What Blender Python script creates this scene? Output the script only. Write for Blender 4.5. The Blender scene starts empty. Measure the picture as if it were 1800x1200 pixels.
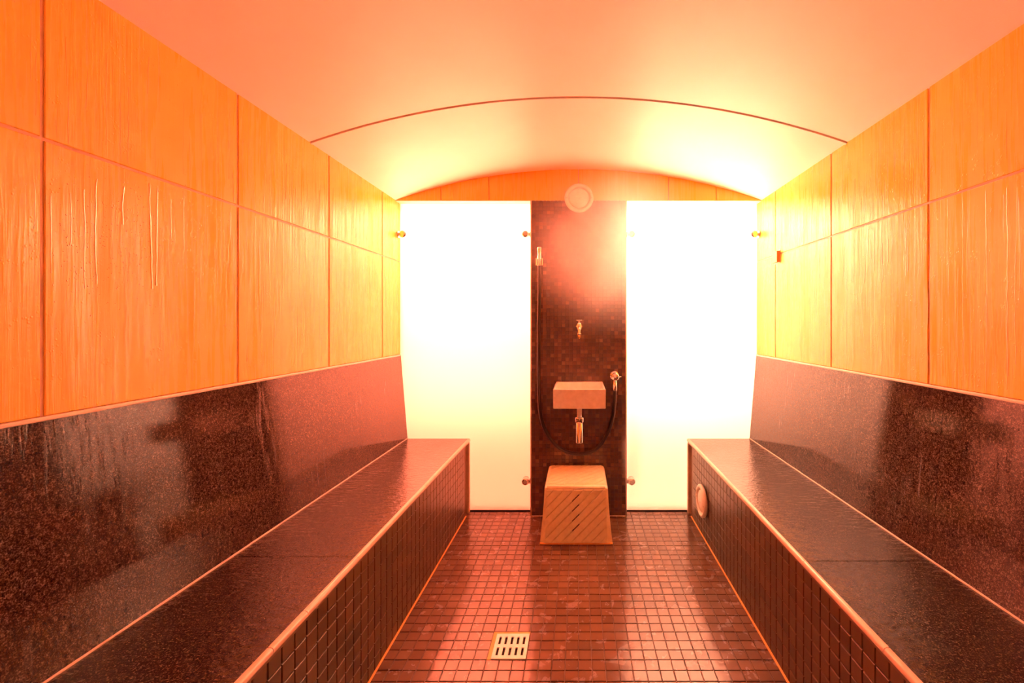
import bpy, bmesh, math, random
from mathutils import Vector, Matrix
random.seed(7)
SC = bpy.context.scene
COL = SC.collection
PI = math.pi

# ------------------------------------------------------------------ camera
F = 765.0                     # focal length in pixels of the 1800 px frame
CX, CY, CH = 1017.0, 568.0, 1.2825
cd = bpy.data.cameras.new('camera')
cam = bpy.data.objects.new('camera', cd)
COL.objects.link(cam)
cam.location = (0, 0, CH)
cam.rotation_euler = (PI / 2, 0, 0)
cd.sensor_width = 36.0
cd.lens = F / 1800 * 36
cd.shift_x = -(CX - 900) / 1800
cd.shift_y = -(600 - CY) / 1800
cd.clip_start = 0.02
SC.camera = cam

# ------------------------------------------------------------------ world, exposure
w = bpy.data.worlds.new('world')
SC.world = w
w.use_nodes = True
w.node_tree.nodes['Background'].inputs[0].default_value = (0.02, 0.01, 0.008, 1)
w.node_tree.nodes['Background'].inputs[1].default_value = 0.2
SC.view_settings.view_transform = 'Standard'
SC.view_settings.look = 'None'
SC.view_settings.exposure = 0.84
SC.view_settings.gamma = 1.0
SC.view_settings.use_curve_mapping = False
try:
    SC.cycles.diffuse_bounces = 6
    SC.cycles.max_bounces = 12
    SC.cycles.volume_bounces = 2
    SC.cycles.sample_clamp_indirect = 12
except Exception:
    pass

# ------------------------------------------------------------------ room numbers
XW = 1.215                    # face of the side walls
YF = -0.85                    # wall behind the camera
YB = 2.89                     # face of the bulkhead and mosaic pier
YG = 2.965                    # face of the frosted glass
ZS = 2.10                     # springing of the vault
RISE = 0.205
R_ARC = (XW * XW + RISE * RISE) / (2 * RISE)
def arc(x, extra=0.0):
    r = R_ARC + extra
    return ZS + RISE - R_ARC + math.sqrt(r * r - x * x)

# lamps inside the two light niches behind the glass: rose on the left, amber on the right
def niche_lamp(name, x, y, z, sx, sy, power, color, rot):
    l = bpy.data.lights.new(name, 'AREA')
    l.shape = 'RECTANGLE'; l.size = sx; l.size_y = sy
    l.energy = power; l.color = color
    o = bpy.data.objects.new(name, l)
    o.location = (x, y, z); o.rotation_euler = rot
    COL.objects.link(o)
    return o
ROSE = (1.0, 0.18, 0.096)
AMBER = (1.0, 0.355, 0.205)
niche_lamp('niche_lamp', -0.76, 3.13, 2.06, 0.80, 0.12, 40, ROSE, (0, 0, 0))
niche_lamp('niche_lamp', 0.76, 3.13, 2.06, 0.80, 0.12, 42, AMBER, (0, 0, 0))
niche_lamp('niche_lamp', -0.76, 3.235, 1.30, 0.80, 1.3, 15, ROSE, (-PI / 2, 0, 0))
niche_lamp('niche_lamp', 0.76, 3.235, 1.30, 0.80, 1.3, 13, AMBER, (-PI / 2, 0, 0))

# ------------------------------------------------------------------ materials
class NT:
    def __init__(s, name):
        s.m = bpy.data.materials.new(name); s.m.use_nodes = True
        s.t = s.m.node_tree; s.n = s.t.nodes; s.b = s.n.get('Principled BSDF'); s.out = s.n.get('Material Output')
    def add(s, typ, **kw):
        n = s.n.new(typ)
        for k, v in kw.items(): setattr(n, k, v)
        return n
    def link(s, a, b): s.t.links.new(a, b)
    def coords(s, scale=(1, 1, 1), kind='geo'):
        if kind == 'geo': src = s.add('ShaderNodeNewGeometry').outputs['Position']
        else: src = s.add('ShaderNodeTexCoord').outputs['Object']
        mp = s.add('ShaderNodeMapping'); mp.inputs['Scale'].default_value = scale
        s.link(src, mp.inputs['Vector']); return mp.outputs['Vector']
    def noise(s, vec, scale, detail=3, rough=0.5, dist=0.0):
        n = s.add('ShaderNodeTexNoise'); n.inputs['Scale'].default_value = scale
        n.inputs['Detail'].default_value = detail; n.inputs['Roughness'].default_value = rough
        n.inputs['Distortion'].default_value = dist
        s.link(vec, n.inputs['Vector']); return n.outputs['Fac']
    def ramp(s, fac, stops):
        r = s.add('ShaderNodeValToRGB'); e = r.color_ramp.elements
        while len(e) < len(stops): e.new(0.5)
        for i, (p, c) in enumerate(stops):
            e[i].position = p; e[i].color = c if len(c) == 4 else (*c, 1)
        s.link(fac, r.inputs['Fac']); return r.outputs['Color']
    def val(s, fac, a, b, lo=0.0, hi=1.0):
        r = s.add('ShaderNodeMapRange'); r.inputs['From Min'].default_value = lo; r.inputs['From Max'].default_value = hi
        r.inputs['To Min'].default_value = a; r.inputs['To Max'].default_value = b
        s.link(fac, r.inputs['Value']); return r.outputs['Result']
    def math(s, op, a, b):
        m = s.add('ShaderNodeMath', operation=op)
        for i, v in enumerate((a, b)):
            if isinstance(v, (int, float)): m.inputs[i].default_value = v
            else: s.link(v, m.inputs[i])
        return m.outputs[0]
    def bump(s, h, strength, dist, prev=None):
        b = s.add('ShaderNodeBump'); b.inputs['Strength'].default_value = strength; b.inputs['Distance'].default_value = dist
        s.link(h, b.inputs['Height'])
        if prev is not None: s.link(prev, b.inputs['Normal'])
        return b.outputs['Normal']
    def set(s, **kw):
        for k, v in kw.items():
            i = s.b.inputs[k.replace('_', ' ')]
            if hasattr(v, 'is_linked') or hasattr(v, 'node'): s.link(v, i)
            else: i.default_value = v if not (isinstance(v, tuple) and len(v) == 3) else (*v, 1)
        return s.m

def plain(name, col, rough=0.5, metal=0.0, spec=0.5):
    t = NT(name)
    n = t.noise(t.coords(), 35, 3)
    c = t.ramp(n, [(0.3, tuple(x * 0.92 for x in col)), (0.7, tuple(min(1, x * 1.06) for x in col))])
    return t.set(Base_Color=c, Roughness=rough, Metallic=metal, Specular_IOR_Level=spec)

def wall_panel_material():
    t = NT('wet_ochre_panel')
    big = t.noise(t.coords((1, 1, 1)), 2.5, 5, 0.6)
    runs = t.noise(t.coords((1, 1, 0.04)), 75, 3, 0.6, 0.2)       # thin vertical water runs
    wide = t.noise(t.coords((1, 1, 0.09)), 14, 3, 0.6, 0.3)
    mixn = t.math('ADD', t.math('MULTIPLY', big, 0.92), t.math('MULTIPLY', runs, 0.08))
    c = t.ramp(mixn, [(0.3, (0.80, 0.44, 0.052)), (0.52, (0.85, 0.49, 0.064)), (0.72, (0.89, 0.54, 0.080))])
    rough = t.val(t.math('ADD', t.math('MULTIPLY', runs, 0.5), t.math('MULTIPLY', wide, 0.5)), 0.46, 0.10, 0.40, 0.60)
    vor = t.add('ShaderNodeTexVoronoi'); vor.inputs['Scale'].default_value = 130
    t.link(t.coords((1, 1, 0.8)), vor.inputs['Vector'])
    drop = t.val(vor.outputs['Distance'], 1.0, 0.0, 0.0, 0.35)
    gate = t.val(t.noise(t.coords(), 25, 2), 0.0, 1.0, 0.55, 0.68)
    dr = t.math('MULTIPLY', drop, gate)
    pg = t.val(t.noise(t.coords((1, 1, 0.4)), 3.2, 3), 0.15, 1.0, 0.40, 0.62)
    n1 = t.bump(t.math('MULTIPLY', runs, pg), 0.42, 0.004)
    n2 = t.bump(dr, 0.5, 0.002, n1)
    return t.set(Base_Color=c, Roughness=rough, Normal=n2, Specular_IOR_Level=0.45)

def granite(name, seat=False):
    t = NT(name)
    v = t.coords()
    a = t.noise(v, 300 if not seat else 260, 3, 0.7)
    b = t.noise(v, 120, 4, 0.7)
    m = t.math('ADD', t.math('MULTIPLY', a, 0.6), t.math('MULTIPLY', b, 0.4))
    c = t.ramp(m, [(0.40, (0.012, 0.008, 0.006)), (0.50, (0.045, 0.028, 0.020)), (0.57, (0.13, 0.085, 0.060)), (0.66, (0.26, 0.18, 0.13))])
    if seat:
        c = t.ramp(m, [(0.40, (0.006, 0.004, 0.003)), (0.50, (0.022, 0.015, 0.010)), (0.57, (0.085, 0.055, 0.035)), (0.66, (0.22, 0.15, 0.09))])
        r = t.noise(t.coords((1.0, 2.2, 1)), 26, 4, 0.65, 0.8)
        f = t.noise(v, 150, 2)
        rough = t.val(t.noise(v, 6, 3), 0.05, 0.16, 0.40, 0.7)
        n = t.bump(r, 0.40, 0.006)
        n = t.bump(f, 0.22, 0.0012, n)
    else:
        runs = t.noise(t.coords((1, 1, 0.06)), 70, 3, 0.6, 0.3)
        patch = t.noise(t.coords((1, 1, 0.5)), 5, 3)
        s = t.math('MULTIPLY', t.val(runs, 0, 1, 0.52, 0.66), t.val(patch, 0, 1, 0.45, 0.6))
        rough = t.val(s, 0.06, 0.30)
        n = t.bump(a, 0.04, 0.0008)
        n = t.bump(s, 0.25, 0.001, n)
    return t.set(Base_Color=c, Roughness=rough, Normal=n, Specular_IOR_Level=0.75 if seat else 0.36)

def tile_material(name, cols, island, rough, bumps=0.25, wet=True, coat=0.0, spec=0.85):
    t = NT(name)
    if island: r = t.add('ShaderNodeNewGeometry').outputs['Random Per Island']
    else: r = t.add('ShaderNodeObjectInfo').outputs['Random']
    n = t.noise(t.coords(), 60, 4, 0.6)
    f = t.math('ADD', t.math('MULTIPLY', r, 0.9), t.math('MULTIPLY', n, 0.1))
    k = len(cols)
    c = t.ramp(f, [(i / (k - 1), cc) for i, cc in enumerate(cols)])
    if wet:
        p = t.noise(t.coords(), 16, 4, 0.6, 0.6)
        rr = t.val(p, rough, rough * 2.4, 0.50, 0.62)
    else: rr = rough
    nn = t.bump(t.noise(t.coords(), 26, 3), bumps, 0.004)
    nn = t.bump(t.noise(t.coords(), 220, 2), bumps, 0.0006, nn)
    return t.set(Base_Color=c, Roughness=rr, Normal=nn, Specular_IOR_Level=spec, Coat_Weight=coat, Coat_Roughness=0.05)

M = {}
M['panel'] = wall_panel_material()
M['grout_wall'] = plain('wall_sealant', (0.62, 0.38, 0.22), 0.5)
M['ceiling'] = None
t = NT('vault_paint')
cn = t.noise(t.coords(), 3, 4)
vor = t.add('ShaderNodeTexVoronoi'); vor.inputs['Scale'].default_value = 170
t.link(t.coords(), vor.inputs['Vector'])
dd = t.math('MULTIPLY', t.val(vor.outputs['Distance'], 1, 0, 0, 0.3), t.val(t.noise(t.coords(), 14, 2), 0, 1, 0.5, 0.62))
M['ceiling'] = t.set(Base_Color=t.ramp(cn, [(0.3, (0.76, 0.71, 0.67)), (0.7, (0.81, 0.76, 0.72))]), Roughness=0.42,
                     Normal=t.bump(dd, 0.35, 0.0015), Specular_IOR_Level=0.4)
M['granite'] = granite('speckled_granite')
M['granite_seat'] = granite('wet_speckled_granite', True)
BROWN = [(0.13, 0.068, 0.040), (0.15, 0.080, 0.048), (0.17, 0.090, 0.055), (0.20, 0.11, 0.065)]
M['tile'] = tile_material('brown_floor_tile', BROWN, False, 0.12)
M['tiles'] = tile_material('brown_floor_tiles', BROWN, True, 0.12)
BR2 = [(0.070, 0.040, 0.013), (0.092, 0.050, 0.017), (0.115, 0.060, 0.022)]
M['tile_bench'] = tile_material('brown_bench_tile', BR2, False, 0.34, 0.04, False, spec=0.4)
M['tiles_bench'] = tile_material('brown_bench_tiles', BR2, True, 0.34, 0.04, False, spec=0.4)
M['mosaic'] = tile_material('glass_mosaic', [(0.06, 0.026, 0.014), (0.10, 0.042, 0.022), (0.07, 0.03, 0.018), (0.14, 0.06, 0.032), (0.11, 0.05, 0.028), (0.27, 0.13, 0.07)], True, 0.16, 0.12, False)
M['grout'] = plain('dark_grout', (0.16, 0.09, 0.055), 0.55)
M['grout_mosaic'] = plain('mosaic_grout', (0.08, 0.045, 0.032), 0.6)
M['amber'] = plain('amber_sealant', (0.85, 0.42, 0.10), 0.5)
M['pale'] = plain('pale_sealant', (0.80, 0.66, 0.55), 0.35)
M['edge'] = plain('bench_edge', (0.74, 0.54, 0.42), 0.18)
M['cream'] = plain('cream_plastic', (0.96, 0.88, 0.58), 0.24)
M['white'] = plain('white_ceramic', (0.94, 0.91, 0.86), 0.12)
M['whitep'] = plain('white_plastic', (0.85, 0.78, 0.68), 0.4)
M['chrome'] = plain('chrome', (0.80, 0.78, 0.76), 0.16, 1.0)
M['steel'] = plain('brushed_steel', (0.66, 0.60, 0.55), 0.32, 1.0)
M['brass'] = plain('brass', (0.80, 0.52, 0.20), 0.25, 1.0)
M['rubber'] = plain('dark_rubber', (0.035, 0.020, 0.020), 0.3)
M['black'] = plain('dark_void', (0.012, 0.006, 0.005), 0.8)
M['bronze'] = plain('bronze_housing', (0.50, 0.26, 0.09), 0.45, 0.3)
M['whitewall'] = plain('pale_plaster', (0.84, 0.80, 0.74), 0.6)
M['niche'] = plain('white_niche_paint', (0.88, 0.87, 0.85), 0.6)

# satin glass: the room side is etched and scatters, the other faces are clear
t = NT('satin_glass')
t.n.remove(t.b)
tr = t.add('ShaderNodeBsdfTranslucent'); tr.inputs[0].default_value = (0.93, 0.92, 0.90, 1)
df = t.add('ShaderNodeBsdfDiffuse'); df.inputs[0].default_value = (0.85, 0.84, 0.82, 1)
gl = t.add('ShaderNodeBsdfGlossy'); gl.inputs['Roughness'].default_value = 0.25
m1 = t.add('ShaderNodeMixShader'); m1.inputs[0].default_value = 0.22
m2 = t.add('ShaderNodeMixShader'); fr = t.add('ShaderNodeFresnel'); fr.inputs[0].default_value = 1.4
t.link(tr.outputs[0], m1.inputs[1]); t.link(df.outputs[0], m1.inputs[2])
t.link(fr.outputs[0], m2.inputs[0]); t.link(m1.outputs[0], m2.inputs[1]); t.link(gl.outputs[0], m2.inputs[2])
t.link(m2.outputs[0], t.out.inputs['Surface'])
M['satin'] = t.m
t = NT('clear_glass_side')
t.n.remove(t.b)
tp = t.add('ShaderNodeBsdfTransparent'); tp.inputs[0].default_value = (0.95, 0.97, 0.95, 1)
t.link(tp.outputs[0], t.out.inputs['Surface'])
M['clear'] = t.m

# ------------------------------------------------------------------ helpers
def new_mesh(name, bm, mats):
    me = bpy.data.meshes.new(name)
    bm.normal_update(); bm.to_mesh(me); bm.free()
    for m in (mats if isinstance(mats, (list, tuple)) else [mats]): me.materials.append(m)
    return me
def link(name, me, parent=None, loc=(0, 0, 0), rot=(0, 0, 0), kind=None):
    o = bpy.data.objects.new(name, me); COL.objects.link(o)
    o.location = loc; o.rotation_euler = rot
    if parent is not None: o.parent = parent
    if kind: o['kind'] = kind
    return o
def obj(name, bm, mat, parent=None, kind=None, loc=(0, 0, 0), rot=(0, 0, 0)):
    return link(name, new_mesh(name, bm, mat), parent, loc, rot, kind)
def thing(name, label, cat, loc=(0, 0, 0), group=None, rot=(0, 0, 0)):
    o = bpy.data.objects.new(name, None); COL.objects.link(o)
    o.empty_display_size = 0.05
    o.location = loc; o.rotation_euler = rot; o['label'] = label; o['category'] = cat
    if group: o['group'] = group
    return o
def tag(o, label, cat, group=None):
    o['label'] = label; o['category'] = cat
    if group: o['group'] = group
    return o
def bx(bm, x0, x1, y0, y1, z0, z1, bev=0.0, seg=2):
    vs = [bm.verts.new((x, y, z)) for z in (z0, z1) for y in (y0, y1) for x in (x0, x1)]
    fs = [bm.faces.new([vs[i] for i in q]) for q in ((0, 2, 3, 1), (4, 5, 7, 6), (0, 1, 5, 4), (2, 6, 7, 3), (0, 4, 6, 2), (1, 3, 7, 5))]
    if bev > 0:
        es = list({e for f in fs for e in f.edges})
        bmesh.ops.bevel(bm, geom=es, offset=bev, segments=seg, affect='EDGES', profile=0.5)
def box(x0, x1, y0, y1, z0, z1, bev=0.0, seg=2):
    bm = bmesh.new(); bx(bm, x0, x1, y0, y1, z0, z1, bev, seg); return bm
def prism(bm, pts, h0, h1, c, frame):
    """pts: 2-D outline, raised from h0 to h1 with a chamfer c; frame maps (u, v, h) to 3-D."""
    n = len(pts)
    cx = sum(p[0] for p in pts) / n; cy = sum(p[1] for p in pts) / n
    ins = inset(pts, c)
    r0 = [bm.verts.new(frame(p[0], p[1], h0)) for p in pts]
    r1 = [bm.verts.new(frame(p[0], p[1], h1 - c)) for p in pts]
    r2 = [bm.verts.new(frame(p[0], p[1], h1)) for p in ins]
    fs = []
    for a, b in ((r0, r1), (r1, r2)):
        for i in range(n):
            j = (i + 1) % n
            fs.append(bm.faces.new((a[i], a[j], b[j], b[i])))
    fs.append(bm.faces.new(r2))
    fs.append(bm.faces.new(r0[::-1]))
    return fs
def inset(pts, c):
    n = len(pts); out = []
    area = sum(pts[i][0] * pts[(i + 1) % n][1] - pts[(i + 1) % n][0] * pts[i][1] for i in range(n))
    s = 1 if area > 0 else -1
    for i in range(n):
        p0, p1, p2 = pts[i - 1], pts[i], pts[(i + 1) % n]
        d1 = Vector((p1[0] - p0[0], p1[1] - p0[1])); d2 = Vector((p2[0] - p1[0], p2[1] - p1[1]))
        if d1.length < 1e-9 or d2.length < 1e-9: out.append(p1); continue
        d1.normalize(); d2.normalize()
        n1 = Vector((-d1.y, d1.x)) * s; n2 = Vector((-d2.y, d2.x)) * s
        b = n1 + n2
        if b.length < 1e-6: out.append(p1); continue
        b.normalize(); k = c / max(0.3, b.dot(n1))
        out.append((p1[0] + b.x * k, p1[1] + b.y * k))
    return out
def fix(bm):
    bmesh.ops.recalc_face_normals(bm, faces=bm.faces[:]); return bm
def rect(u0, u1, v0, v1): return [(u0, v0), (u1, v0), (u1, v1), (u0, v1)]
def revolve(bm, prof, axis='z', c=(0, 0, 0), seg=24, cap=True):
    """prof: list of (radius, height)."""
    def P(r, h, a):
        u, v = r * math.cos(a), r * math.sin(a)
        if axis == 'z': q = (u, v, h)
        elif axis == 'y': q = (u, h, v)
        else: q = (h, u, v)
        return (q[0] + c[0], q[1] + c[1], q[2] + c[2])
    rings = []
    for r, h in prof:
        rings.append([bm.verts.new(P(r, h, 2 * PI * i / seg)) for i in range(seg)])
    fs = []
    for a, b in zip(rings, rings[1:]):
        for i in range(seg):
            j = (i + 1) % seg
            fs.append(bm.faces.new((a[i], a[j], b[j], b[i])))
    if cap:
        fs.append(bm.faces.new(rings[0])); fs.append(bm.faces.new(rings[-1]))
    for f in fs: f.smooth = True
    for f in fs[-2:] if cap else []: f.smooth = False
    return fs
def lathe(prof, axis='z', c=(0, 0, 0), seg=24):
    bm = bmesh.new(); revolve(bm, prof, axis, c, seg); return fix(bm)
def catmull(pts, k=8):
    P = [Vector(p) for p in pts]; P = [P[0]] + P + [P[-1]]; out = []
    for i in range(1, len(P) - 2):
        for s in range(k):
            u = s / k
            a, b, c, d = P[i - 1], P[i], P[i + 1], P[i + 2]
            out.append(0.5 * ((2 * b) + (c - a) * u + (2 * a - 5 * b + 4 * c - d) * u * u + (3 * b - a - 3 * c + d) * u ** 3))
    out.append(P[-2]); return out
def tube(bm, path, r, seg=10):
    rings = []; n = len(path)
    up = Vector((0, 1, 0.01))
    for i, p in enumerate(path):
        d = (path[min(n - 1, i + 1)] - path[max(0, i - 1)]).normalized()
        s = d.cross(up).normalized(); t2 = s.cross(d).normalized()
        rr = r[i] if isinstance(r, (list, tuple)) else r
        rings.append([bm.verts.new(p + (s * math.cos(2 * PI * k / seg) + t2 * math.sin(2 * PI * k / seg)) * rr) for k in range(seg)])
    for a, b in zip(rings, rings[1:]):
        for k in range(seg):
            f = bm.faces.new((a[k], a[(k + 1) % seg], b[(k + 1) % seg], b[k])); f.smooth = True
    bm.faces.new(rings[0][::-1]); bm.faces.new(rings[-1])
    return fix(bm)
def pix(px, py, y):            # a point of the room at depth y from its place in the frame
    return Vector(((px - CX) * y / F, y, CH - (py - CY) * y / F))
def tile_mesh(name, wx, wy, h, c, mat):
    bm = bmesh.new()
    prism(bm, rect(-wx / 2, wx / 2, -wy / 2, wy / 2), 0, h, c, lambda u, v, q: (u, v, q))
    return new_mesh(name, fix(bm), mat)

# ------------------------------------------------------------------ structure: floor
floor = obj('floor', box(-1.4, 1.4, YF - 0.1, 3.4, -0.12, 0.0), M['grout'], kind='structure')
P5 = 0.05; GAP = 0.0032
floor_tile = tile_mesh('floor_tile', P5 - GAP, P5 - GAP, 0.0035, 0.0009, M['tile'])
drain_hole = (-0.35, -0.20, 1.655, 1.805)
cells = []
r = 0
y = -0.845
while y < 2.955:
    for i in range(30):
        x = -0.75 + P5 * (i + 0.5)
        yc = y + P5 / 2
        if drain_hole[0] < x < drain_hole[1] and drain_hole[2] < yc < drain_hole[3]: continue
        if abs(x) < 0.3125 and yc > YB - 0.01: continue
        if yc + P5 / 2 > 2.965: continue
        cells.append((x, yc))
    y += P5
singles = sorted([c for c in cells if c[1] > 1.56], key=lambda c: (round(c[1], 3), abs(c[0])))[:300]
S = set(singles)
for x, y in singles:
    o = link('tile', floor_tile, floor, (x + random.uniform(-.0004, .0004), y + random.uniform(-.0004, .0004), 0.0))
    o.rotation_euler = (random.uniform(-.004, .004), random.uniform(-.004, .004), 0)
bm = bmesh.new()
for x, y in cells:
    if (x, y) in S: continue
    a, b = random.uniform(-.0035, .0035), random.uniform(-.0035, .0035)
    prism(bm, rect(-.0234, .0234, -.0234, .0234), -0.0005, 0.0035, 0.0009,
          lambda u, v, q, x=x, y=y, a=a, b=b: (x + u, y + v, q + a * u + b * v))
obj('tiles', fix(bm), M['tiles'], floor, 'stuff')

# ------------------------------------------------------------------ structure: side walls with large ochre panels
JL = [-0.71, -0.145, 0.42, 0.987, 1.552, 2.119, 2.694]
JR = [-0.78, -0.21, 0.36, 0.935, 1.511, 2.093, 2.686]
for side, name, J in ((-1, 'wall_left', JL), (1, 'wall_right', JR)):
    x0, x1 = sorted((side * (XW + 0.0035), side * (XW + 0.16)))
    wall = obj(name, box(x0, x1, YF - 0.1, 3.4, -0.02, 2.16), M['grout_wall'], kind='structure')
    ys = [YF] + J + [2.99]
    for a, b in zip(ys, ys[1:]):
        if b - a < 0.05: continue
        for z0, z1 in ((1.072, 1.697), (1.705, 2.112)):
            g = 0.0042
            bm = bmesh.new()
            prism(bm, rect(a + g, b - g, z0, z1), 0.0, 0.008, 0.0014,
                  lambda u, v, q: (side * (XW + 0.008 - q), u, v))
            obj('panel', fix(bm), M['panel'], wall)
# condensation: runs and drops of water standing on the panels
tw = NT('water_film')
M['water'] = tw.set(Base_Color=(0.88, 0.50, 0.11), Roughness=0.05, Specular_IOR_Level=1.0, IOR=1.75)
def run(bm, side, y, z, length, r):
    n = max(4, int(length / 0.02)); pts = []; yy = y
    for i in range(n + 1):
        yy += random.gauss(0, 0.0009)
        pts.append((yy, z - length * i / n))
    prev = None
    for i, (a, b) in enumerate(pts):
        rr = r * (0.55 + 0.45 * random.random()) * (1.0 if i < n else 1.25)
        x = XW
        ring = [bm.verts.new((side * (x + 0.0004), a - rr, b)), bm.verts.new((side * (x - rr * 0.30), a - rr * 0.55, b)),
                bm.verts.new((side * (x - rr * 0.30), a + rr * 0.55, b)), bm.verts.new((side * (x + 0.0004), a + rr, b))]
        if prev:
            for k in range(3):
                f = bm.faces.new((prev[k], prev[k + 1], ring[k + 1], ring[k])); f.smooth = True
        prev = ring
def drop(bm, side, y, z, r):
    rings = []
    for q, h in ((1.0, -0.0003), (0.72, r * 0.42)):
        rings.append([bm.verts.new((side * (XW - h), y + r * q * math.cos(2 * PI * k / 6), z + r * 1.25 * q * math.sin(2 * PI * k / 6))) for k in range(6)])
    top = bm.verts.new((side * (XW - r * 0.6), y, z))
    for k in range(6):
        f = bm.faces.new((rings[0][k], rings[0][(k + 1) % 6], rings[1][(k + 1) % 6], rings[1][k])); f.smooth = True
        f = bm.faces.new((rings[1][k], rings[1][(k + 1) % 6], top)); f.smooth = True
def wall_point(px, py, side):
    Y = XW * F / abs(px - CX); return Y, CH - (py - CY) * Y / F
for side, wname in ((-1, 'wall_left'), (1, 'wall_right')):
    bm = bmesh.new()
    if side < 0:
        for px, y0, y1, r in ((123, 340, 431, .0016), (147, 333, 507, .0019), (171, 315, 500, .0024), (218, 328, 395, .0026), (263, 322, 507, .0025), (277, 330, 502, .0026), (90, 345, 480, .0016), (322, 335, 440, .0012), (300, 350, 420, .0012)):
            Y, z0 = wall_point(px, y0, side); _, z1 = wall_point(px, y1, side)
            run(bm, side, Y, z0, z0 - z1, r * 1.35)
        for i in range(420):
            px, py = random.gauss(215, 75), random.gauss(430, 65)
            if px < 84 or px > 405 or py > 650 or py < 300: continue
            Y, z = wall_point(px, py, side); drop(bm, side, Y, z, random.uniform(0.0006, 0.0019))
    else:
        for px, y0, y1, r in ((1733, 335, 690, .0013), (1770, 330, 660, .0014), (1786, 420, 640, .0012), (1693, 345, 640, .0013), (1666, 350, 520, .0011), (1590, 385, 560, .0012), (1610, 380, 640, .0011)):
            Y, z0 = wall_point(px, y0, side); _, z1 = wall_point(px, y1, side)
            run(bm, side, Y, z0, z0 - z1, r)
    for i in range(130):
        Y = random.uniform(0.95, 2.9); z0 = random.choice((random.uniform(1.75, 2.08), random.uniform(1.35, 1.69)))
        L = random.uniform(0.08, 0.30)
        lo = 1.70 if z0 > 1.70 else 1.08
        L = min(L, z0 - lo - 0.01)
        if L > 0.03: run(bm, side, Y, z0, L, random.uniform(0.0006, 0.0013))
    for i in range(190):
        Y = 3.0 - 1.5 * random.random() ** 1.3; z0 = random.choice((random.uniform(1.80, 1.96), random.uniform(1.55, 1.69)))
        run(bm, side, Y, z0, min(random.uniform(0.06, 0.20), z0 - (1.71 if z0 > 1.7 else 1.10)), random.uniform(0.0010, 0.0022)) if Y < 2.93 else None
    for i in range(900):
        Y = random.uniform(0.85, 2.9); z = random.uniform(1.1, 2.08)
        drop(bm, side, Y, z, random.uniform(0.0004, 0.0011))
    obj('water_drops', bm, M['water'], bpy.data.objects[wname], 'stuff')

# wall behind the camera
obj('wall_front', box(-1.4, 1.4, YF - 0.14, YF, -0.02, 2.5), M['whitewall'], kind='structure')

# ------------------------------------------------------------------ structure: vaulted ceiling in two curved sheets
def vault(y0, y1, off, thick, halfw=XW + 0.012, seg=96):
    bm = bmesh.new(); rows = []; low = []
    for i in range(seg + 1):
        x = -halfw + 2 * halfw * i / seg
        lo = arc(x) + off; hi = lo + thick
        rows.append([bm.verts.new((x, y0, lo)), bm.verts.new((x, y1, lo)), bm.verts.new((x, y1, hi)), bm.verts.new((x, y0, hi))])
        low.append([bm.verts.new((x, y0, lo)), bm.verts.new((x, y1, lo))])
    for i in range(seg):
        a, b = rows[i], rows[i + 1]
        for k in (1, 2, 3):
            bm.faces.new((a[k], a[(k + 1) % 4], b[(k + 1) % 4], b[k]))
        f = bm.faces.new((low[i][0], low[i][1], low[i + 1][1], low[i + 1][0])); f.smooth = True
    bm.faces.new(rows[0]); bm.faces.new(rows[-1][::-1])
    bm.normal_update()
    for f in bm.faces:
        if f.smooth and f.normal.z > 0: f.normal_flip()
    return bm
ceiling = obj('ceiling', vault(YF - 0.05, 3.05, 0.026, 0.10), M['grout_wall'], kind='structure')
obj('ceiling_sheet', vault(YF, 1.962, 0.0, 0.018), M['ceiling'], ceiling)
obj('ceiling_sheet', vault(1.971, 2.99, -0.0005, 0.018), M['ceiling'], ceiling)
obj('joint_strip', vault(1.9712, 1.985, -0.004, 0.014), M['ceiling'], ceiling)

# ------------------------------------------------------------------ structure: end wall = pier, bulkhead, light niches
bm = bmesh.new()
bx(bm, -1.4, 1.4, 3.27, 3.42, -0.02, 2.5)                            # back of the niches
wall_back = obj('wall_back', fix(bm), M['niche'], kind='structure')
bm = bmesh.new()
def arch_poly(x0, x1, zb, off=0.0, n=14):
    top = [(x0 + (x1 - x0) * i / n, arc(x0 + (x1 - x0) * i / n) + off) for i in range(n + 1)]
    return [(x1, zb), (x0, zb)] + top
prism(bm, arch_poly(-XW, XW, ZS - 0.001, 0.03), 0.0, 0.06, 0.0, lambda u, v, q: (u, YB + 0.008 + q, v))
bulk = obj('wall_bulkhead', fix(bm), M['grout_wall'], kind='structure')
pier = obj('wall_pier', box(-0.309, 0.309, YB + 0.004, 3.268, 0.0, ZS - 0.002), M['niche'], kind='structure')
xs = [-XW, -0.914, -0.595, 0.0, 0.597, 0.914, XW]
for a, b in zip(xs, xs[1:]):
    bm = bmesh.new()
    a2 = a + 0.0025; b2 = b - 0.0025
    prism(bm, arch_poly(a2, b2, ZS - 0.002, 0.006), 0.0, 0.014, 0.001, lambda u, v, q: (u, YB + 0.014 - q, v))
    obj('panel', fix(bm), M['panel'], bulk)
obj('soffit', box(-XW, XW, YB + 0.002, YB + 0.07, ZS - 0.006, ZS - 0.001), M['niche'], bulk)

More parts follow.
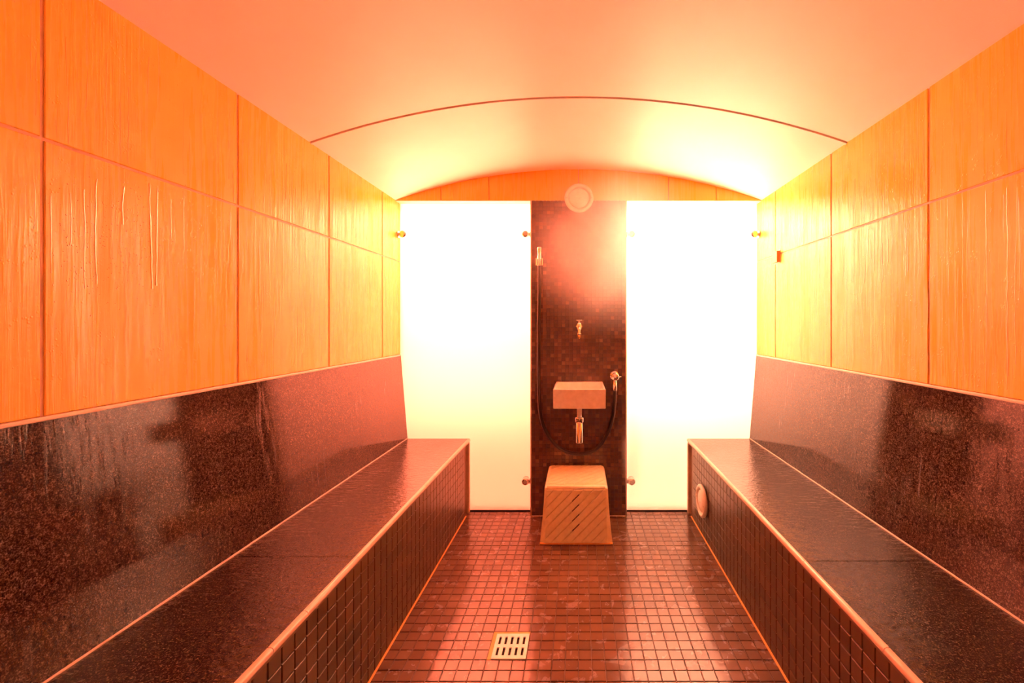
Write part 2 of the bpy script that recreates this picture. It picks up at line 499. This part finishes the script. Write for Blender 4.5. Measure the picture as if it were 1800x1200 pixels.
# mosaic of the pier: about two thousand 25 mm tiles
obj('mosaic_backing', box(-0.3125, 0.3125, YB + 0.0035, YB + 0.006, 0.0, ZS - 0.002), M['grout_mosaic'], pier)
bm = bmesh.new()
p = 0.025; g = 0.0011
nz = int((ZS - 0.004) / p)
for i in range(25):
    for k in range(nz + 1):
        x = -0.3125 + p * i; z = 0.006 + p * k
        z1 = min(z + p - g, ZS - 0.003)
        if z1 - z < 0.006: continue
        tx, tz = random.gauss(0, .012), random.gauss(0, .012)
        cx, cz = x + p / 2, z + p / 2
        prism(bm, rect(x + g, x + p - g, z + g, z1), 0.0, 0.004, 0.0006,
              lambda u, v, q: (u, YB + 0.004 - q + (tx * (u - cx) + tz * (v - cz)) * (q > 0.001), v))
obj('mosaic_tiles', fix(bm), M['mosaic'], pier, 'stuff')
for s in (-1, 1):
    obj('corner_profile', lathe([(0.0052, 0.004), (0.0052, ZS - 0.002)], 'z', (s * 0.3155, YB + 0.002, 0), 12), M['edge'], pier)
obj('trim_1', box(-0.3125, 0.3125, YB - 0.006, YB, 0.0, 0.008, 0.002, 1), M['pale'], kind='structure')

# light-niche side cheeks, ceilings and sills
for s in (-1, 1):
    x0, x1 = sorted((s * 0.31, s * 1.25))
    obj('niche_head', box(x0, x1, 2.998, 3.27, 2.13, 2.16), M['niche'], wall_back)
    obj('niche_floor', box(x0, x1, 2.998, 3.27, 0.0, 0.02), M['niche'], wall_back)
    xa, xb = sorted((s * 1.208, s * 1.222))
    obj('niche_cheek', box(xa, xb, 2.985, 3.27, 0.02, 2.13), M['niche'], wall_back)

# ------------------------------------------------------------------ frosted glass panels with chrome fittings
def fitting(parent, s, kind, z):
    """s: which panel (-1 left, 1 right); kind: 'wall' or 'pier'."""
    bm = bmesh.new()
    if kind == 'wall':
        x_in, d = s * XW, -s
        revolve(bm, [(0.024, 0), (0.024, 0.006)] if d > 0 else [(0.024, 0), (0.024, -0.006)], 'x', (x_in, YG - 0.035, z), 20)
    else:
        x_in, d = s * 0.3185, s
        revolve(bm, [(0.022, 0), (0.022, 0.005)] if d > 0 else [(0.022, 0), (0.022, -0.005)], 'x', (x_in, YG - 0.035, z), 20)
    revolve(bm, [(0.018, d * 0.004), (0.018, d * 0.034)], 'x', (x_in, YG - 0.035, z), 16)
    revolve(bm, [(0.012, -0.060), (0.020, -0.058), (0.025, -0.050), (0.025, -0.022), (0.022, -0.020), (0.022, 0.0)], 'y', (x_in + d * 0.038, YG, z), 20)
    obj('clamp', fix(bm), M['chrome'], parent)
ZC1 = 1.2825 + (568 - 412) * 2.93 / F
ZC2 = 1.2825 - (845 - 568) * 2.93 / F
for s, lab in ((-1, 'tall backlit frosted glass panel left of the mosaic pier'), (1, 'tall backlit frosted glass panel right of the mosaic pier')):
    tg = thing('glass_panel', lab, 'glass panel', (s * 0.76, YG, 0.0), 'backlit glass panels')
    bm = bmesh.new()
    x0, x1 = sorted((s * 0.3195, s * 1.2145))
    bx(bm, x0, x1, YG, YG + 0.008, 0.012, 2.125)
    for f in bm.faces:
        f.normal_update(); f.material_index = 0 if f.normal.y < -0.5 else 1
    o = obj('pane', bm, [M['satin'], M['clear']], tg, loc=(-s * 0.76, -YG, 0))
    for kind, z in (('wall', ZC1), ('pier', ZC1), ('pier', ZC2)):
        fitting(tg, s, kind, z)
    # dark strip drawn for the shadow gap below the pane
    bm = bmesh.new()
    bx(bm, x0, x1, YG - 0.001, YG + 0.01, 0.0, 0.0115)
    obj('gap_shade', bm, M['rubber'], tg)
    for c in tg.children:
        if c.name.split('.')[0] != 'pane': c.location = (-s * 0.76, -YG, 0)

# ------------------------------------------------------------------ benches
RP = 0.0525
def in_frame(x, y, z):
    if y < 0.2: return False
    u = CX + F * x / y; v = CY + F * (CH - z) / y
    return -5 < u < 1805 and -5 < v < 1205
XB = 0.75
for s, lab in ((-1, 'long tiled bench with rose-lit speckled granite seat along the left wall'),
               (1, 'long tiled bench with round white vent low on its face, along the right wall')):
    b = thing('bench', lab, 'bench', (s * 0.98, 1.05, 0.0), 'granite-topped steam room benches')
    off = Vector((-s * 0.98, -1.05, 0))
    def put(name, bm, mat, kind=None):
        return obj(name, bm, mat, b, kind, loc=off)
    def X(a, c): return sorted((s * a, s * c))
    x0, x1 = X(XB + 0.004, 1.20)
    put('base', box(x0, x1, YF + 0.005, 2.90, 0.0, 0.470), M['grout'])
    # face tiles
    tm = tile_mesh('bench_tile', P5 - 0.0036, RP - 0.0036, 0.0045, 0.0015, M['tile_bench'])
    cells = []
    k = 0
    yy = YF + 0.0
    while yy + P5 < 2.885:
        for j in range(9):
            cells.append((yy + P5 / 2, RP * (j + 0.5)))
        yy += P5
    vis = sorted([c for c in cells if in_frame(s * XB, c[0], c[1])], key=lambda c: (round(c[0], 3), -c[1]))[:300]
    V = set(vis)
    rotm = (0, -s * PI / 2, 0)
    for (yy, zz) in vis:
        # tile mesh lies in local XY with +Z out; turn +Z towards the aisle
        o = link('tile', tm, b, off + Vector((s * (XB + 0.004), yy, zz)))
        Rm = Matrix(((0, 0, -s), (s, 0, 0), (0, -1, 0))) if False else None
        zx = Vector((-s, 0, 0)); xx = Vector((0, 1, 0)); yx = zx.cross(xx)
        R3 = Matrix((xx, yx, zx)).transposed()
        e = R3.to_euler()
        o.rotation_euler = (e.x + random.uniform(-.004, .004), e.y + random.uniform(-.006, .006), e.z)
    bm = bmesh.new()
    for (yy, zz) in cells:
        if (yy, zz) in V: continue
        a = random.uniform(-.004, .004)
        prism(bm, rect(yy - .0232, yy + .0232, zz - .02445, zz + .02445), -0.0005, 0.0045, 0.0015,
              lambda u, v, q: (s * (XB + 0.004 - q - a * (u - yy)), u, v))
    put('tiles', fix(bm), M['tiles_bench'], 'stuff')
    # seat slabs, joint near 1.45 m
    jy = 1.46 if s < 0 else 1.433
    for a, c in ((YF + 0.005, jy - 0.0004), (jy + 0.0004, 2.957)):
        x0, x1 = X(0.746, 1.166)
        put('seat_slab', box(x0, x1, a, c, 0.472, 0.500, 0.002, 2), M['granite_seat'])
    # rounded pale nosing in lengths
    cuts = [YF + 0.005, 0.15, 0.62, 1.05, 1.184, jy, 2.10, 2.956] if s < 0 else [YF + 0.005, 0.2, 0.70, 1.05, jy, 2.1, 2.956]
    for a, c in zip(cuts, cuts[1:]):
        bm = bmesh.new()
        cyz = [(0.750, 0.5006), (0.7435, 0.5006), (0.7385, 0.4985), (0.7360, 0.4945), (0.7352, 0.489), (0.7365, 0.4845), (0.7395, 0.4815), (0.750, 0.4812)]
        prof = [(s * q[0], q[1]) for q in cyz]
        n = len(prof)
        ra = [bm.verts.new((q[0], a + 0.001, q[1])) for q in prof]
        rb = [bm.verts.new((q[0], c - 0.001, q[1])) for q in prof]
        for i in range(n - 1):
            f = bm.faces.new((ra[i], ra[i + 1], rb[i + 1], rb[i])); f.smooth = True
        bm.faces.new([bm.verts.new(v.co) for v in ra[::-1]]); bm.faces.new([bm.verts.new(v.co) for v in rb])
        put('edge_trim', fix(bm), M['edge'])
    x0, x1 = X(0.7405, 0.752)
    put('under_edge', box(x0, x1, YF + 0.006, 2.956, 0.4735, 0.4808), M['grout'])
    # leaning backrest slabs
    jb = 1.469 if s < 0 else 1.435
    for a, c in ((YF + 0.005, jb - 0.0009), (jb + 0.0009, 2.957)):
        bm = bmesh.new()
        quad = [(1.162, 0.502), (1.207, 1.062), (1.2165, 1.062), (1.2165, 0.502)]
        ra = [bm.verts.new((s * q[0], a, q[1])) for q in quad]; rb = [bm.verts.new((s * q[0], c, q[1])) for q in quad]
        for i in range(4): bm.faces.new((ra[i], ra[(i + 1) % 4], rb[(i + 1) % 4], rb[i]))
        bm.faces.new(ra[::-1]); bm.faces.new(rb)
        put('backrest_slab', fix(bm), M['granite'])
    # sealant lines: seat/backrest, top of backrest, foot of the bench
    x0, x1 = X(1.158, 1.166)
    put('seat_sealant', box(x0, x1, YF + 0.01, 2.957, 0.499, 0.5045, 0.0015, 2), M['pale'])
    x0, x1 = X(1.204, 1.2145)
    put('top_sealant', box(x0, x1, YF + 0.01, 2.957, 1.0615, 1.0715, 0.003, 2), M['pale'])
    x0, x1 = X(0.742, 0.751)
    put('foot_sealant', box(x0, x1, YF + 0.01, 2.885, 0.0, 0.0075, 0.003, 2), M['amber'])
    # end profile against the glass, with a shadow gap before it
    x0, x1 = X(0.736, 0.80)
    put('end_profile', box(x0, x1, 2.930, 2.958, 0.0, 0.472, 0.005, 3), M['edge'])
    x0, x1 = X(0.775, 1.2)
    put('end_infill', box(x0, x1, 2.9005, 2.929, 0.0, 0.4715), M['black'])

# ------------------------------------------------------------------ round valves (same model on the bulkhead and on the bench face)
def valve(label, loc, rotz):
    v = thing('round_vent', label, 'vent', loc, None, (0, 0, rotz))
    # local -Y looks into the room
    obj('ring', lathe([(0.090, 0.0), (0.0955, -0.006), (0.096, -0.014), (0.092, -0.020), (0.084, -0.023), (0.076, -0.021), (0.071, -0.014), (0.071, -0.002)], 'y', seg=48), M['whitep'], v)
    obj('disc', lathe([(0.063, -0.002), (0.064, -0.010), (0.061, -0.0155), (0.030, -0.0195), (0.004, -0.020)], 'y', seg=40), M['whitep'], v)
    for a in (0, PI):
        obj('screw', lathe([(0.0035, -0.020), (0.0035, -0.0245), (0.002, -0.0255)], 'y', (0.083 * math.cos(a), 0, 0.0), 10), M['steel'], v)
    obj('rivet', lathe([(0.003, -0.019), (0.003, -0.021), (0.0015, -0.022)], 'y', (0, 0, -0.006), 10), M['steel'], v)
    return v
valve('round vent with raised ring on the end wall above the mosaic', (0.003, YB + 0.0005, CH + (CY - 347.5) * 2.87 / F), 0)
valve('round white vent low on the tiled face of the right bench', (XB - 0.0022, 2.608, 0.219), -PI / 2)

# ------------------------------------------------------------------ wash basin
bs = thing('wash_basin', 'small rectangular white wash basin hung on the mosaic pier', 'basin', (0.005, YB, 0.782))
bm = bmesh.new()
def ring4(x, y0, y1, z): return [bm.verts.new(q) for q in ((-x, y0, z), (x, y0, z), (x, y1, z), (-x, y1, z))]
D = -0.345
rings = [ring4(0.1495, D + 0.004, 0.0, 0.0), ring4(0.1535, D, 0.0, 0.003), ring4(0.154, D, 0.0, 0.1115), ring4(0.1525, D + 0.0015, 0.0, 0.1135),
         ring4(0.144, D + 0.010, -0.022, 0.1135), ring4(0.1425, D + 0.0115, -0.0235, 0.1115), ring4(0.138, D + 0.02, -0.034, 0.030), ring4(0.120, D + 0.04, -0.05, 0.018)]
for a, c in zip(rings, rings[1:]):
    for i in range(4): bm.faces.new((a[i], a[(i + 1) % 4], c[(i + 1) % 4], c[i]))
bm.faces.new(rings[0]); bm.faces.new(rings[-1])
obj('bowl', fix(bm), M['white'], bs)
dp = obj('drain_pipe', lathe([(0.0165, 0.001), (0.0165, -0.10), (0.0225, -0.104), (0.0225, -0.246), (0.0235, -0.248), (0.0235, -0.252), (0.020, -0.252)], 'z', (0, -0.14, 0), 24), M['chrome'], bs)
obj('nut', lathe([(0.024, -0.090), (0.029, -0.093), (0.030, -0.100), (0.030, -0.118), (0.028, -0.124), (0.0235, -0.126)], 'z', (0, -0.14, 0), 12), M['chrome'], dp)
obj('drain_plug', lathe([(0.022, 0.0181), (0.022, 0.021), (0.016, 0.023)], 'z', (0, -0.17, 0), 20), M['chrome'], bs)
for xx in (-0.12, -0.088, 0.088, 0.12):
    obj('foot', box(xx - 0.006, xx + 0.006, D + 0.02, D + 0.035, -0.003, 0.0), M['whitep'], bs)

# ------------------------------------------------------------------ tap above the basin
tp_ = thing('tap', 'small chrome wall tap with brass nozzle above the basin', 'tap', (0.004, YB, 1.262))
bm = bmesh.new()
revolve(bm, [(0.021, 0.0), (0.021, -0.006), (0.018, -0.009)], 'y', (0, 0, 0), 20)
revolve(bm, [(0.0115, -0.006), (0.0115, -0.052)], 'y', (0, 0, 0), 16)
revolve(bm, [(0.0135, -0.030), (0.0165, -0.018), (0.0165, 0.012), (0.0135, 0.024), (0.009, 0.026)], 'z', (0, -0.058, 0), 20)
obj('body', fix(bm), M['chrome'], tp_)
bm = bmesh.new()
revolve(bm, [(0.007, 0.024), (0.007, 0.034)], 'z', (0, -0.058, 0), 12)
bx(bm, -0.021, 0.021, -0.067, -0.049, 0.034, 0.044, 0.004, 2)
obj('handle', fix(bm), M['chrome'], tp_)
bm = bmesh.new()
tube(bm, catmull([(0, -0.058, -0.006), (0, -0.080, -0.004), (0, -0.094, -0.014), (0, -0.097, -0.030), (0, -0.097, -0.044)], 6), 0.0085, 12)
obj('spout', bm, M['chrome'], tp_)
obj('nozzle_collar', lathe([(0.013, -0.042), (0.014, -0.045), (0.014, -0.052), (0.0115, -0.055)], 'z', (0, -0.097, 0), 12), M['chrome'], tp_)
nz_ = obj('nozzle', lathe([(0.0085, -0.054), (0.0095, -0.058), (0.0085, -0.062), (0.0095, -0.066), (0.008, -0.070), (0.0085, -0.078)], 'z', (0, -0.097, 0), 14), M['brass'], tp_)
nz_['label'] = 'brass hose nozzle'

# ------------------------------------------------------------------ shut-off valve with outlet (right of basin)
HY = 2.845
vv = thing('shower_valve', 'round chrome shut-off valve at right of the basin feeding the hose', 'valve', (0.2375, YB, 0.935))
obj('escutcheon', lathe([(0.031, 0.0), (0.031, -0.005), (0.027, -0.009), (0.014, -0.012)], 'y', seg=28), M['chrome'], vv)
bm = bmesh.new()
revolve(bm, [(0.014, -0.008), (0.014, -0.050), (0.010, -0.056)], 'y', (0, 0, 0), 20)
obj('valve_body', fix(bm), M['chrome'], vv)
bm = bmesh.new()
revolve(bm, [(0.023, -0.056), (0.025, -0.060), (0.025, -0.072), (0.021, -0.077), (0.006, -0.079)], 'y', (0, 0, 0), 20)
for k in range(3):
    a = PI / 2 * k * 1.333
    revolve(bm, [(0.004, 0.02), (0.003, 0.040)], 'x', (0, -0.066, 0), 8) if k == 0 else None
obj('knob', fix(bm), M['chrome'], vv)
obj('outlet', lathe([(0.0115, -0.012), (0.0115, -0.040), (0.0135, -0.042), (0.0135, -0.090), (0.010, -0.093)], 'z', (0, HY - YB, 0), 20), M['chrome'], vv)

# ------------------------------------------------------------------ hose, its nozzle and its holder
hp = [(1080.5, 690, HY), (1079.5, 715, HY), (1075, 742, HY), (1064, 769, HY), (1045, 791, HY), (1017, 798, HY), (986, 789, HY),
      (963, 764, HY), (951, 733, HY), (947.5, 690, HY), (947, 630, HY), (947.5, 560, HY), (948.3, 500, HY), (948.3, 464, HY)]
path = [pix(*q) for q in hp]
path[0] = Vector((0.2375, HY, 0.935 - 0.0945))
bm = bmesh.new(); tube(bm, catmull(path, 8), 0.0115, 12)
hz = obj('rinse_hose', bm, M['rubber'])
tag(hz, 'dark rubber rinsing hose looping under the basin', 'hose')
end = path[-1]
obj('nozzle', lathe([(0.0145, -0.012), (0.0155, -0.008), (0.0155, 0.050), (0.013, 0.054), (0.0125, 0.085), (0.0155, 0.096), (0.0155, 0.108), (0.010, 0.112)], 'z', tuple(end), 18), M['chrome'], hz)['label'] = 'chrome hose nozzle'
hh = thing('hose_holder', 'chrome bracket on the mosaic holding the hose nozzle upright', 'bracket', (end.x, YB, end.z + 0.018))
obj('plate', lathe([(0.020, 0.0), (0.020, -0.004), (0.016, -0.007)], 'y', seg=20), M['chrome'], hh)
bm = bmesh.new()
bx(bm, -0.010, 0.010, -0.024, -0.004, -0.012, 0.016, 0.002, 1)
obj('stem', bm, M['chrome'], hh)
bm = bmesh.new()
dy = HY - YB
for sx in (-1, 1):
    a, c = sorted((sx * 0.0165, sx * 0.022))
    bx(bm, a, c, dy - 0.022, dy + 0.021, -0.030, 0.018, 0.002, 1)
bx(bm, -0.022, 0.022, dy + 0.0165, dy + 0.0215, -0.016, 0.018, 0.001, 1)
obj('fork', bm, M['chrome'], hh)

# ------------------------------------------------------------------ slatted steam outlet cover below the basin
cvx = -0.014
cv = thing('steam_outlet_cover', 'cream trapezoid steam outlet cover with diagonal slats below the basin', 'cover', (cvx, 2.70, 0.004))
YC0, YC1 = 2.516 - 2.70, YB - 0.004 - 2.70
def half(side): return [(side * a, z) for a, z in ((0.1655, 0.336), (0.178, 0.331), (0.184, 0.320), (0.189, 0.24), (0.1935, 0.18), (0.2105, 0.0))]
prof = half(-1)[::-1] + half(1)
bm = bmesh.new()
loops = []
for yy, ins, dz in ((YC0 + 0.012, 0.0, -0.006), (YC0 + 0.03, 0.0, 0.0), (YC1, 0.0, 0.0)):
    loops.append([bm.verts.new((x, yy, z + (dz if z > 0.1 else 0))) for x, z in prof])
n = len(prof)
for a, c in zip(loops, loops[1:]):
    for i in range(n):
        bm.faces.new((a[i], a[(i + 1) % n], c[(i + 1) % n], c[i]))
# chamfered front cheeks down to the narrower front face
fr_ = [bm.verts.new((x, YC0 + (0.004 if z > 0.1 else 0.0), z)) for x, z in
       [(-0.182, 0.0), (-0.178, 0.18), (-0.176, 0.24), (-0.1725, 0.314), (-0.172, 0.322), (-0.168, 0.326), (0.168, 0.326), (0.172, 0.322), (0.1725, 0.314), (0.176, 0.24), (0.178, 0.18), (0.182, 0.0)]]
for i in range(n):
    bm.faces.new((fr_[i], fr_[(i + 1) % n], loops[0][(i + 1) % n], loops[0][i]))
bm.faces.new(fr_); bm.faces.new(loops[-1][::-1])
obj('shell', fix(bm), M['cream'], cv)
def clip(poly, nx, ny, d, keep_less=True):
    out = []
    for i in range(len(poly)):
        p0, p1 = poly[i], poly[(i + 1) % len(poly)]
        a = nx * p0[0] + ny * p0[1] - d; b = nx * p1[0] + ny * p1[1] - d
        if not keep_less: a, b = -a, -b
        if a <= 0: out.append(p0)
        if (a < 0 < b) or (b < 0 < a):
            k = a / (a - b); out.append((p0[0] + (p1[0] - p0[0]) * k, p0[1] + (p1[1] - p0[1]) * k))
    return out
q2 = 1 / math.sqrt(2)
pitch = 0.0405
# front face: bands along the rising diagonal (v = u + const)
front = [(-0.181, 0.010), (0.181, 0.010), (0.171, 0.316), (-0.171, 0.316)]
top = [(-0.164, YC0 + 0.034), (0.164, YC0 + 0.034), (0.164, YC1 - 0.004), (-0.164, YC1 - 0.004)]
def bands(poly, mapf, name, phase):
    for k in range(-14, 15):
        d0 = phase + k * pitch + 0.0018; d1 = phase + (k + 1) * pitch - 0.0018
        pl = clip(clip(poly, -q2, q2, d1, True), -q2, q2, d0, False)
        if len(pl) < 3: continue
        ar = abs(sum(pl[i][0] * pl[(i + 1) % len(pl)][1] - pl[(i + 1) % len(pl)][0] * pl[i][1] for i in range(len(pl)))) / 2
        if ar < 1e-4: continue
        bm = bmesh.new()
        prism(bm, pl, 0.0, 0.006, 0.0012, mapf)
        obj(name, fix(bm), M['cream'], cv)
ph = (0.155 + 0.004) * q2
bands(front, lambda u, v, q: (u, YC0 + 0.0015 - q, v), 'slat', ph - 3 * pitch)
ztop = 0.336
bands(top, lambda u, v, q: (u, v, ztop - 0.003 + q), 'slat', (YC0 - 0.336) * q2 + ph - 3 * pitch + 0.336 * q2)
obj('nosing', tube(bmesh.new(), [Vector((-0.170, YC0 + 0.017, 0.322)), Vector((0, YC0 + 0.017, 0.322)), Vector((0.170, YC0 + 0.017, 0.322))], 0.0165, 16), M['cream'], cv)
kk = round(4 - ((CH - (883 - CY) * 2.512 / F - 0.004 + 0.003) * q2 - ph + 3 * pitch) / pitch) - 1
for (px, py) in ((1012.5, 883), (1012.8, 900.5), (1012.3, 919), (1011.8, 937)):
    kk += 1
    u0 = -0.003 + 0.0004 * kk; v0 = u0 + (ph - 3 * pitch + (4 - kk) * pitch) / q2
    L, wv = 0.028, 0.0022
    pts = [(u0 - L * q2 - wv * q2, v0 - L * q2 + wv * q2), (u0 - L * q2 + wv * q2, v0 - L * q2 - wv * q2),
           (u0 + L * q2 + wv * q2, v0 + L * q2 - wv * q2), (u0 + L * q2 - wv * q2, v0 + L * q2 + wv * q2)]
    bm = bmesh.new(); prism(bm, pts, 0.0, 0.0056, 0.0002, lambda u, v, q: (u, YC0 + 0.0005 - q, v))
    o = obj('steam_slot', fix(bm), M['black'], cv); o['label'] = 'dark diagonal steam slot'
obj('bottom_lip', box(-0.211, 0.211, YC0 - 0.004, YC0 + 0.02, 0.0, 0.008, 0.002, 1), M['amber'], cv)

# ------------------------------------------------------------------ floor drain
dr = thing('floor_drain', 'square white slotted floor drain set in the brown tiles', 'drain', (-0.2675, 1.722, 0.0))
bm = bmesh.new()
h = 0.0665
zt0, zt1 = 0.0030, 0.0075
xs = [-h]
bars = []
n = 5; sw = 0.0095
pitchx = 0.0242
cxs = [(i - 2) * pitchx for i in range(5)]
edges_ = [-h] + [v for c in cxs for v in (c - sw / 2, c + sw / 2)] + [h]
for i in range(0, len(edges_), 2):
    bx(bm, edges_[i], edges_[i + 1], -h, h, zt0, zt1)
for c in cxs:
    for a, b2 in ((-h, -0.0495), (-0.0085, 0.0085), (0.0495, h)):
        bx(bm, c - sw / 2, c + sw / 2, a, b2, zt0, zt1)
bmesh.ops.remove_doubles(bm, verts=bm.verts, dist=0.00001)
obj('grate', bm, M['white'], dr)
obj('well', box(-h + 0.003, h - 0.003, -h + 0.003, h - 0.003, 0.0004, 0.0012), M['black'], dr)
bm = bmesh.new()
ox, oy = -0.275 + 0.2675, 1.730 - 1.722
a = 0.0742
for q in ((ox - a, -h - 0.001, oy - a, oy + a), (h + 0.001, ox + a, oy - a, oy + a), (-h - 0.001, h + 0.001, oy - a, -h - 0.001), (-h - 0.001, h + 0.001, h + 0.001, oy + a)):
    if q[1] - q[0] > 0.0005 and q[3] - q[2] > 0.0005: bx(bm, q[0], q[1], q[2], q[3], 0.0005, 0.0032)
obj('drain_sealant', bm, M['amber'], dr)

# ------------------------------------------------------------------ sensor housing on the right wall
sn = thing('temperature_sensor', 'small square bronze sensor housing on the right ochre wall', 'sensor', (XW, 2.655, 1.686))
obj('housing', box(-0.020, 0.0, -0.032, 0.032, -0.035, 0.035, 0.003, 2), M['bronze'], sn)
obj('mounting_plate', box(-0.002, 0.0005, -0.037, 0.037, -0.040, 0.040, 0.0005, 1), M['pale'], sn)

# ------------------------------------------------------------------ steam drifting before the pier
t = NT('steam')
t.n.remove(t.b)
vs_ = t.add('ShaderNodeVolumeScatter'); vs_.inputs['Color'].default_value = (1, 1, 1, 1); vs_.inputs['Anisotropy'].default_value = 0.3
tc = t.add('ShaderNodeTexCoord')
ln = t.add('ShaderNodeVectorMath', operation='LENGTH'); t.link(tc.outputs['Object'], ln.inputs[0])
fall = t.val(ln.outputs['Value'], 1.0, 0.0, 0.15, 1.0)
nn = t.noise(tc.outputs['Object'], 1.7, 4, 0.55, 0.6)
den = t.math('MULTIPLY', t.math('MULTIPLY', fall, fall), t.val(nn, 0.25, 1.0, 0.36, 0.64))
t.link(t.math('MULTIPLY', den, 7.5), vs_.inputs['Density'])
t.link(vs_.outputs[0], t.out.inputs['Volume'])
bm = bmesh.new(); bmesh.ops.create_icosphere(bm, subdivisions=3, radius=1.0)
st = obj('steam', bm, t.m, kind='stuff', loc=(0.17, 2.58, 1.76))
st.scale = (0.56, 0.29, 0.60)
tag(st, 'faint steam drifting before the upper right of the mosaic pier', 'steam')

glow_haze = link('steam', st.data, None, (0.345, 2.74, 0.45), kind='stuff')  # added haze volume imitating lens glow on the pier edge
glow_haze.scale = (0.092, 0.15, 0.375)
tag(glow_haze, 'thin added haze imitating lens glow along the right edge of the mosaic pier', 'steam')
